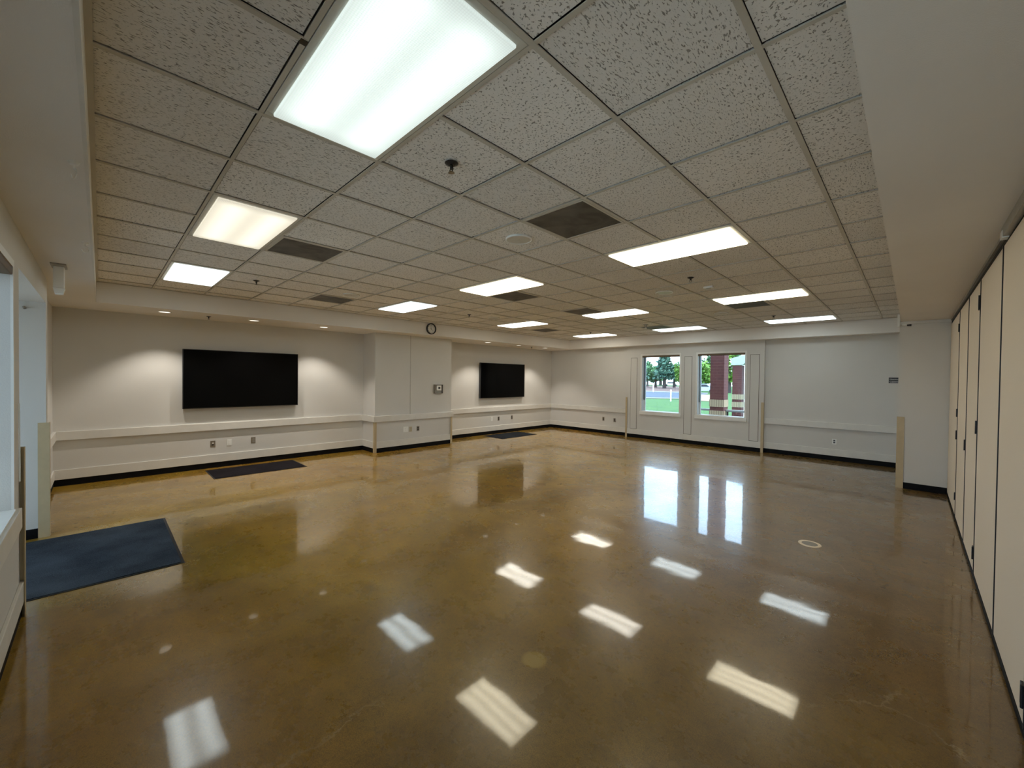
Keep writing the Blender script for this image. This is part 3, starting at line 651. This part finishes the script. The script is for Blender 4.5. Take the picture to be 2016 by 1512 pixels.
# ------------------------------------------------------------------ light fixtures
warm = (1.0, 0.90, 0.66); cool = (0.84, 0.97, 1.0); neut = (1.0, 0.955, 0.83); grn = (0.90, 1.0, 0.97)
GAIN = 1.0
mats_l = {'big': lens_mat('lens_cool_green', (0.86, 1.0, 0.95), 0.44, 0.86, 2), 'warm': lens_mat('lens_warm_soft', (1.0, .93, .75), 0.42, 0.86, 2), 'coolsoft': lens_mat('lens_cool_soft', (.90, 1.0, 1.0), 0.7, 3.8, 2), 'cool': lens_mat('lens_cool', cool, 0.9, 4.2, 2),
          'tri': lens_mat('lens_warm_three_tubes', (1.0, .90, .66), 3.4, 6.6, 3), 'neutral': lens_mat('lens_neutral', neut, 2.0, 6.6, 2)}
FX_L = [(0, -1, 'big', 'large bright ceiling light nearest the viewpoint, cut by the top of the view'),
        (-4, -1, 'warm', 'warm white ceiling light on the left, second from the viewpoint in its row'),
        (-8, -1, 'coolsoft', 'cool white ceiling light farthest left near the corner of the coffer'),
        (0, 4, 'tri', 'long warm ceiling light with three tube streaks right of centre'),
        (-4, 4, 'tri', 'warm ceiling light near the middle of the ceiling left of a dark vent'),
        (-8, 4, 'cool', 'small cool white ceiling light towards the clock'),
        (0, 9, 'tri', 'thin warm ceiling light on the right beyond the second speaker'),
        (-4, 9, 'neutral', 'ceiling light beyond a dark vent in front of the window bay'),
        (-8, 9, 'neutral', 'ceiling light above the far television'),
        (0, 14, 'cool', 'thin bright ceiling light close to the far wall at the right'),
        (-4, 14, 'cool', 'thin ceiling light close to the far wall beside the stemmed detector'),
        (-8, 14, 'neutral', 'smallest ceiling light in the far left corner of the coffer')]
protoF = protoL = None
for (i, j, mk, lab) in FX_L:
    cx_, cyy = (i + 1) * T, (j + .5) * T
    t = thing('ceiling_light', (cx_, cyy, H), lab, 'ceiling light', 'recessed fluorescent ceiling lights')
    if protoF is None:
        b_ = B((0, 0, 0)); X, Y = T - .013, T / 2 - .013; fw = .034
        for (a, c_, d, e) in ((-X, -Y, -X + fw, Y), (X - fw, -Y, X, Y), (-X + fw, -Y, X - fw, -Y + fw), (-X + fw, Y - fw, X - fw, Y)): b_.box(a, c_, -.002, d, e, .010, .002)
        fr = b_.build('fixture_frame', M_whitemetal, t); protoF = fr.data
        b_ = B((0, 0, 0)); b_.box(-X + fw - .003, -Y + fw - .003, -.014, X - fw + .003, Y - fw + .003, .007, .004); le = b_.build('lens', mats_l[mk], t); protoL = le.data
        b_ = B((0, 0, 0)); b_.box(-X, -Y, .012, X, Y, .11); ho = b_.build('housing', M_whitemetal, t); protoH = ho.data
    else:
        fr = bpy.data.objects.new('fixture_frame', protoF); COL.objects.link(fr); fr.parent = t
        me = protoL.copy(); me.materials.clear(); me.materials.append(mats_l[mk])
        le = bpy.data.objects.new('lens', me); COL.objects.link(le); le.parent = t
        ho = bpy.data.objects.new('housing', protoH); COL.objects.link(ho); ho.parent = t

# air vents
VL = ['large dark square air vent right of centre, stained in the middle', 'dark square air vent just beyond the warm left ceiling light', 'dark square air vent behind the middle ceiling light',
      'dark square air vent over the left television wall beside a speaker', 'dark square air vent in front of the ceiling light before the window bay', 'pale-streaked square air vent beyond the thin warm light on the right',
      'small dark air vent above the far television', 'small dark air vent beside the stemmed detector near the far wall']
pv = None
for (i, j), lab in zip(VENTS, VL):
    loc = ((i + .5) * T, (j + .5) * T, H)
    if pv is None:
        t = pv = thing('air_vent', loc, lab, 'air vent', 'square perforated air vents'); X = T / 2 - .013
        b_ = B(); fw = .018
        for (a, c_, d, e) in ((-X, -X, -X + fw, X), (X - fw, -X, X, X), (-X + fw, -X, X - fw, -X + fw), (-X + fw, X - fw, X - fw, X)): b_.box(a, c_, -.003, d, e, .008, .002)
        b_.build('vent_frame', M_grid, t)
        b_ = B(); b_.box(-X + fw, -X + fw, .001, X - fw, X - fw, .006); b_.build('perforated_face', M_vent, t)
        b_ = B(); b_.box(-X, -X, .009, X, X, .08); b_.build('plenum_box', M_grid, t)
    else: dup(pv, loc, lab)

# speakers
SP = [((-.5, 2.5), 'round ceiling speaker grille left of the large stained vent'), ((-.5, 7.5), 'pale round ceiling speaker grille below the small white ceiling sensor'), ((-.5, 11.5), 'pale round ceiling speaker grille farthest towards the window bay'),
      ((-6.5, 2.6), 'round ceiling speaker grille over the left television wall'), ((-6.6, 7.65), 'faint round ceiling speaker grille before the ceiling light above the far television')]
pv = None
for (i, j), lab in SP:
    loc = (i * T, j * T, H)
    if pv is None:
        t = pv = thing('ceiling_speaker', loc, lab, 'speaker', 'round ceiling speakers')
        b_ = B(); b_.ring((0, 0, -.001), .122, .108, .016); b_.build('speaker_ring', M_white, t, True)
        b_ = B(); b_.cone((0, 0, .001), .108, .108, .010, 'z', 40); g_ = b_.build('speaker_grille', M_whitemetal, t)
        b_ = B(); b_.cone((0, 0, -.005), .004, .004, .003, 'z', 10); b_.build('badge', M_grey, g_)
    else: dup(pv, loc, lab)

# sprinklers
SPR = [((.5, .5), H, 'dark sprinkler head in the tile beside the nearest large light', 1.25), ((-6.56, .51), H, 'dark sprinkler head beyond the left row of ceiling lights', 1), ((-6.66, 6.6), H, 'small dark sprinkler head above the pilaster clock', 1),
       ((.5, 6.48), H, 'dark sprinkler head on the right before the small white ceiling sensor', 1), ((.57, 13.05), H, 'small dark sprinkler head by the thin light near the far wall', 1), ((-6.42, 13.3), H, 'tiny dark sprinkler head in the far left part of the ceiling', 1)]
SP2 = [((-6.198, .129), 'dark sprinkler head under the soffit above the left television'), ((-6.15, 8.238), 'dark sprinkler head under the soffit above the far television')]
pv = None
def sprinkler(loc, lab):
    t = thing('sprinkler', loc, lab, 'sprinkler', 'ceiling sprinkler heads')
    b_ = B(); b_.cone((0, 0, -.006), .020, .040, .012, 'z', 24); b_.build('escutcheon', M_dark, t, False)
    b_ = B(); b_.cone((0, 0, -.022), .010, .010, .024, 'z', 12)
    b_.tube([(.009, 0, -.02), (.016, 0, -.036), (.006, 0, -.052)], .003); b_.tube([(-.009, 0, -.02), (-.016, 0, -.036), (-.006, 0, -.052)], .003); b_.build('sprinkler_body', M_dark, t)
    b_ = B(); b_.cone((0, 0, -.054), .019, .017, .003, 'z', 20); b_.build('deflector', M_steel, t)
    return t
for (i, j), z, lab, s in SPR:
    loc = (i * T, j * T, z)
    if pv is None: pv = sprinkler(loc, lab)
    else: dup(pv, loc, lab)
for (x, y), lab in SP2: dup(pv, (x, y, S + .002), lab)

# smoke detector on a stem, small white ceiling sensor, tape mark, hooks, hanging bracket
loc = (-3.42 * T, 12.45 * T, H); t = thing('smoke_detector', loc, 'stemmed detector hanging from the ceiling near the far window bay', 'detector')
b_ = B(loc); b_.cone((loc[0], loc[1], H - .008), .05, .06, .016, 'z', 28); b_.build('mounting_base', M_grey, t)
b_ = B(loc); b_.cone((loc[0], loc[1], H - .045), .022, .028, .06, 'z', 20); b_.build('stem', M_steel, t)
b_ = B(loc); b_.cone((loc[0], loc[1], H - .08), .035, .022, .014, 'z', 20); b_.box(loc[0] + .03, loc[1] - .01, H - .05, loc[0] + .075, loc[1] + .01, H - .03, .004); b_.build('sensing_head', M_white, t)
loc = (.475 * T, 7.57 * T, H + .006); t = thing('occupancy_sensor', loc, 'small rectangular white sensor on a ceiling tile right of a speaker', 'sensor')
b_ = B(loc); b_.box(loc[0] - .06, loc[1] - .035, H - .018, loc[0] + .06, loc[1] + .035, H + .007, .005); b_.build('sensor_case', M_white, t)
b_ = B(loc); b_.box(loc[0] - .03, loc[1] - .015, H - .020, loc[0] + .03, loc[1] + .015, H - .018); b_.build('sensor_window', M_grey, t)
b_ = B((T, -T, H)); b_.box(.598 - .013, -.612 - .013, H - .0025, .598 + .016, -.612 + .013, H - .001); o = b_.build('tape_mark', M_dark); tag(o, 'small black tape mark on the ceiling grid beside the large light', 'tape')
def hook(x, y, lab, s=1.0, rz=0):
    t = thing('wire_hook', (x, y, S + .002), lab, 'hook', 'wire hooks under the near soffit', rz)
    b_ = B(); b_.cone((0, 0, -.004), .007, .011, .008, 'z', 16); b_.build('anchor', M_white, t)
    pts = [(0, 0, -.006), (0, 0, -.016)] + [(.012 * math.sin(a), 0, -.028 + .012 * math.cos(a)) for a in [math.radians(k) for k in range(0, 300, 25)]]
    b_ = B(); b_.tube(pts, .0016, 6); b_.build('loop', M_white, t)
    t.scale = (s, s, s)
hook(-.538, -1.241, 'wire hook under the near soffit closer to the viewpoint', 2.0, .4)
hook(-2.184, -1.233, 'wire hook under the near soffit farther from the viewpoint', 2.0, .9)
loc = (-3.32, -1.42, S); t = thing('hanging_bracket', loc, 'white boxy bracket hanging from the near soffit by the doorway recess', 'bracket')
b_ = B(loc); b_.box(-3.44, -1.47, S - .012, -3.20, -1.37, S, .003); b_.build('ceiling_plate', M_grey, t)
b_ = B(loc); b_.box(-3.365, -1.455, S - .21, -3.285, -1.385, S - .012, .006); b_.build('post', M_white, t)
b_ = B(loc); b_.poly([(-3.368, -1.458, S - .21), (-3.368, -1.382, S - .21), (-3.368, -1.395, S - .262), (-3.368, -1.445, S - .262)], (.086, 0, 0)); b_.build('end_cap', M_white, t)
# latch hardware on the jamb
b_ = B((-4.09, -1.66, 2.33)); b_.cone((-4.085, -1.69, 2.35), .014, .010, .04, 'x', 14); b_.sphere((-4.062, -1.69, 2.35), .014); o = b_.build('door_stop', M_steel); tag(o, 'small shiny door stop high on the far jamb of the doorway recess', 'door stop')

# downlights
DL = [(-6.147, -.443, 'recessed downlight in the soffit left of the left television'), (-6.15, .784, 'recessed downlight in the soffit above the left television'), (-6.15, 1.992, 'recessed downlight in the soffit between left television and pilaster'),
      (-6.08, 6.349, 'recessed downlight in the soffit right of the pilaster'), (-6.08, 7.584, 'recessed downlight in the soffit above the far television'), (-6.08, 8.80, 'recessed downlight in the soffit nearest the far corner')]
mdl, nt, b0 = mat('downlight_lamp'); b0.inputs['Emission Color'].default_value = (1, .93, .80, 1); b0.inputs['Emission Strength'].default_value = 0.8
SPOTS = []
pv = None
for x, y, lab in DL:
    loc = (x, y, S)
    if pv is None:
        t = pv = thing('downlight', loc, lab, 'downlight', 'recessed soffit downlights')
        b_ = B(); b_.ring((0, 0, -.003), .092, .074, .008); b_.build('trim_ring', M_white, t, True)
        b_ = B(); b_.cone((0, 0, -.001), .074, .074, .004, 'z', 32); b_.build('lamp_lens', mdl, t)
    else: dup(pv, loc, lab)
    ld = bpy.data.lights.new('downlight_spot', 'SPOT'); ld.energy = 36; ld.spot_size = math.radians(104); ld.spot_blend = .55; ld.shadow_soft_size = .012; ld.color = (1, .94, .85)
    lo = bpy.data.objects.new('downlight_spot', ld); COL.objects.link(lo); lo.location = (x, y, S - .03); SPOTS.append(lo)

# ------------------------------------------------------------------ outside
G = -.2
def ext(name, m, label, cat, pts, z, th=.02):
    b_ = B(); b_.poly([(p[0], p[1], z - th) for p in pts], (0, 0, th)); return tag(b_.build(name, m), label, cat, kind='structure')
CAMX, CAMY = 2.267, -1.154
def rp(k, D): return (CAMX + k * D, CAMY + D)
ext('lawn', M_grass, 'green lawn outside the windows', 'lawn', [(-160, -60), (60, -60), (60, 160), (-160, 160)], G, .1)
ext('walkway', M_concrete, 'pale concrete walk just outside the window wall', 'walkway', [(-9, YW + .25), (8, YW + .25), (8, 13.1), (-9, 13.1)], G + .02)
ext('bounce_slab', M_bounce, 'unseen pale concrete outside the near wall, added to bounce daylight indoors', 'bounce_slab', [(-30, -40), (20, -40), (20, YF - .25), (-30, YF - .25)], G + .03)  # unseen, laid over the lawn to bounce neutral daylight into the room
ext('road', M_asphalt, 'blue-grey asphalt road beyond the lawn', 'road', [rp(-.62, 38), rp(-.38, 44), rp(-.34, 62), rp(-.62, 62)], G + .02)
ext('kerb', M_concrete, 'pale kerb strip on the near side of the road', 'kerb', [rp(-.62, 36.3), rp(-.38, 42), rp(-.38, 44), rp(-.62, 38)], G + .05)
ext('kerb', M_concrete, 'pale kerb strip on the far side of the road', 'kerb', [rp(-.62, 62), rp(-.34, 62), rp(-.34, 66), rp(-.62, 66)], G + .05)
ext('mulch_bed', M_mulch, 'reddish mulch bed under the distant trees', 'mulch bed', [rp(-.66, 66), rp(-.40, 66), rp(-.40, 125), rp(-.66, 125)], G + .03)
ext('sand_patch', M_sand, 'dry sandy patch between lawn and road', 'sand', [rp(-.375, 39), rp(-.325, 39), rp(-.325, 57), rp(-.375, 57)], G + .04)

def column(x, y, w_, top, label):
    t = thing('brick_column', (x, y, G), label, 'column', 'red brick porch columns'); L = (x, y, G); h = w_ / 2
    zs = [(G, .56), (.78, .90), (1.12, top)]
    b_ = B(L)
    for a, c_ in zs: b_.box(x - h, y - h, a, x + h, y + h, c_)
    b_.build('brick_shaft', M_brick, t)
    for a, c_ in ((.56, .78), (.90, 1.12)):
        b_ = B(L); b_.box(x - h - .012, y - h - .012, a, x + h + .012, y + h + .012, c_); b_.build('cream_band', M_band, t)
column(-2.0, 12.36, .40, 3.6, 'near red brick column with cream bands seen through the right window')
column(-3.17, 18.55, .37, 2.38, 'farther red brick column under a white arched beam seen through the right window')
b_ = B((-2.0, 18.6, 2.38)); pts = []
pts = [(-3.42, 18.35, 2.40), (-3.42, 18.35, 2.70)] + [(-3.42 + .10 + 1.6 * k / 6, 18.35, 2.70 + .22 * math.sin(math.pi / 2 * k / 6) + .04) for k in range(1, 7)] + [(1.4, 18.35, 2.97), (1.4, 18.35, 2.62)] + [(-1.2 + 1.75 * math.cos(a), 18.35, 2.40 + .35 * math.sin(a)) for a in [math.radians(k) for k in (20, 60, 90, 120, 160, 180)]]
b_.poly(pts, (0, .45, 0)); tag(b_.build('arched_beam', M_beam), 'white arched beam resting on the farther brick column', 'beam')
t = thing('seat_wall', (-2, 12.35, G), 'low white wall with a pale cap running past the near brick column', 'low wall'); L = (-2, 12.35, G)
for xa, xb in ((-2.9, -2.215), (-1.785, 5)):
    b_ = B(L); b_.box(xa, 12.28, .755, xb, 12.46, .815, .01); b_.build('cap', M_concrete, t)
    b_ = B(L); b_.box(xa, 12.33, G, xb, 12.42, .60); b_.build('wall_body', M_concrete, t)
    b_ = B(L)
    n = max(1, int((xb - xa) / 2.1))
    for k in range(n + 1): b_.box(xa + .02 + (xb - xa - .08) * k / max(1, n), 12.35, .60, xa + .06 + (xb - xa - .08) * k / max(1, n), 12.40, .755)
    b_.build('spacer_posts', M_bronze, t)
def mpost(k, D, h, w_, label):
    x, y = rp(k, D); b_ = B((x, y, G)); b_.box(x - w_, y - w_, G, x + w_, y + w_, G + h, w_ * .3); b_.cone((x, y, G + h + .03), w_ * 1.6, w_ * .6, .08, 'z', 12); tag(b_.build('marker_post', M_winframe), label, 'post', 'white posts outside')
mpost(-.474, 62, 1.35, .08, 'white marker post beyond the road seen through the left window')
mpost(-.428, 36, 1.0, .05, 'white marker post at the lawn edge seen through the left window')
mpost(-.266, 24, 3.2, .07, 'tall white post right of the farther brick column')
# parked car, far away
def car(k, D, label, m, rz):
    x, y = rp(k, D); t = thing('parked_car', (x, y, G), label, 'car', None, rz)
    prof = [(-2.2, .3), (-2.2, .8), (-1.5, .95), (-.9, 1.4), (.7, 1.42), (1.3, .98), (2.15, .85), (2.2, .35)]
    b_ = B(); b_.poly([(p[0], -.85, p[1]) for p in prof], (0, 1.7, 0)); b_.build('car_body', m, t)
    b_ = B(); b_.poly([(-1.3, -.87, .98), (-.85, -.87, 1.34), (.62, -.87, 1.34), (1.05, -.87, .98)], (0, 1.74, 0)); b_.build('car_windows', M_dark, t)
    for wx in (-1.35, 1.35):
        for wy in (-.82, .82):
            b_ = B(); b_.cone((wx, wy, .32), .32, .32, .2, 'y', 20); b_.build('wheel', M_dark, t)
M_car = plain('white_car_paint', (.75, .70, .66), .3, var=.03); M_car2 = plain('silver_car_paint', (.42, .50, .60), .3, var=.03)
car(-.428, 128, 'distant pale car behind the trees seen through the left window', M_car, .4)
car(-.352, 66, 'grey-blue car beyond the sandy patch seen through the right window', M_car2, .2)

def tree(k, D, h, w_, kind, label):
    x, y = rp(k, D); t = thing('tree', (x, y, G), label, 'tree', 'distant trees outside')
    b_ = B(); b_.cone((0, 0, h * .25), w_ * .07, w_ * .04, h * .5, 'z', 8); b_.build('trunk', M_bark, t)
    b_ = B(); rnd = random.Random(int(D * 100 + k * 1000))
    N = 1000
    for _ in range(N):
        if kind == 0:
            f_ = rnd.random(); z = h * (.26 + .74 * f_); layer = .55 + .45 * abs(math.sin(f_ * 19)); r = w_ * .5 * (1 - f_) ** .75 * layer * rnd.uniform(.35, 1.0) + .05
        else:
            while True:
                p = Vector((rnd.uniform(-1, 1), rnd.uniform(-1, 1), rnd.uniform(-1, 1)))
                if .5 < p.length < 1: break
            lump = .8 + .25 * math.sin(5 * p.x + 3 * p.z + k * 40)
            z = (h * .60 + p.z * h * .40 * lump) if kind == 1 else (h * .5 + p.z * h * .48 * lump); r = None
        a = rnd.uniform(0, 6.283)
        if r is None: c_ = Vector((p.x * w_ * .5 * lump, p.y * w_ * .5 * lump, z))
        else: c_ = Vector((r * math.cos(a), r * math.sin(a), z - .12 * r))
        s = w_ * rnd.uniform(.035, .075)
        u = Vector((rnd.gauss(0, 1), rnd.gauss(0, 1), rnd.gauss(0, .5))).normalized() * s; v = u.cross(Vector((rnd.gauss(0, 1), rnd.gauss(0, 1), rnd.gauss(0, 1)))).normalized() * s
        vs = [b_.bm.verts.new(c_ + q) for q in (-u - v * .4, u * .2 - v, u, v)]
        b_.bm.faces.new(vs)
    cr = b_.build('foliage', M_leaf[kind], t)
TR = [(-.515, 95, 9.0, 5.5, 0, 'dark conifer at the left edge of the left window view'), (-.49, 112, 7.5, 5.0, 1, 'broad green tree left of centre in the left window view'), (-.468, 100, 5.6, 5.4, 1, 'low rounded tree in the middle of the left window view'),
      (-.445, 92, 9.2, 6.5, 0, 'tall spreading conifer right of centre in the left window view'), (-.42, 104, 7.0, 5.5, 1, 'leafy tree near the right edge of the left window view'), (-.402, 90, 6.4, 3.8, 2, 'lime green tree at the right edge of the left window view'),
      (-.532, 120, 8.0, 6.0, 1, 'green tree mostly hidden at the far left of the left window view'), (-.372, 88, 10.0, 5.0, 0, 'bluish conifer at the left edge of the right window view'), (-.348, 78, 5.6, 5.0, 2, 'bright lime green bushy tree left of the near brick column'),
      (-.332, 96, 9.0, 5.0, 1, 'green tree just behind the near brick column'), (-.294, 70, 8.5, 4.4, 2, 'bright lime green tree between the two brick columns'), (-.262, 90, 8.0, 6.0, 1, 'green tree behind the farther brick column'), (-.455, 140, 7.0, 9.0, 1, 'far hazy tree mass behind the tall spreading conifer'), (-.50, 145, 7.0, 9.0, 1, 'far hazy tree mass behind the dark conifer')]
for a in TR: tree(*a)

# ------------------------------------------------------------------ world, sun
w_ = bpy.data.worlds.new('sky'); bpy.context.scene.world = w_; w_.use_nodes = True; nt = w_.node_tree; bg = nt.nodes['Background']
tc = nd(nt, 'ShaderNodeTexCoord'); mp = nd(nt, 'ShaderNodeMapping'); mp.inputs['Scale'].default_value = (1, 1, 2.5); lk(nt, tc.outputs['Generated'], mp.inputs['Vector'])
n = nd(nt, 'ShaderNodeTexNoise', Scale=2.6, Detail=7.0, Roughness=.6, Distortion=.4); lk(nt, mp.outputs[0], n.inputs['Vector'])
lk(nt, ramp(nt, n.outputs['Fac'], [(.36, (.36, .62, 1.0)), (.68, (.74, .88, 1.0))]), bg.inputs['Color']); bg.inputs['Strength'].default_value = 3.6
sd = bpy.data.lights.new('sun', 'SUN'); sd.energy = 2.2; sd.angle = math.radians(6); sd.color = (1, .96, .88)
so = bpy.data.objects.new('sun', sd); COL.objects.link(so); so.rotation_euler = Vector((0.80, -0.02, 1.0)).to_track_quat('Z', 'Y').to_euler()

# ------------------------------------------------------------------ camera
R_ = Vector((0.7118, 0.7023, 0.0118)); F_ = Vector((-0.7022, 0.7119, -0.0136))
a_, b2, c2 = 0.778, -0.0136, 0.0118
fw_ = Vector((-math.sin(a_) * math.cos(b2), math.cos(a_) * math.cos(b2), math.sin(b2))); r_ = Vector((math.cos(a_), math.sin(a_), 0)); u_ = r_.cross(fw_)
r2 = math.cos(c2) * r_ + math.sin(c2) * u_; u2 = -math.sin(c2) * r_ + math.cos(c2) * u_
M = Matrix((r2, u2, -fw_)).transposed().to_4x4(); M.translation = Vector((2.2665, -1.1545, 1.6965))
cd = bpy.data.cameras.new('camera'); cam = bpy.data.objects.new('camera', cd); COL.objects.link(cam); cam.matrix_world = M
cd.sensor_width = 36; cd.sensor_fit = 'HORIZONTAL'; cd.lens = 798.45 / 2016 * 36; cd.clip_start = .02; cd.clip_end = 500
sc = bpy.context.scene; sc.camera = cam
sc.view_settings.view_transform = 'Standard'; sc.view_settings.look = 'None'; sc.view_settings.gamma = 1; sc.view_settings.use_curve_mapping = False
sc.view_settings.exposure = 0.78
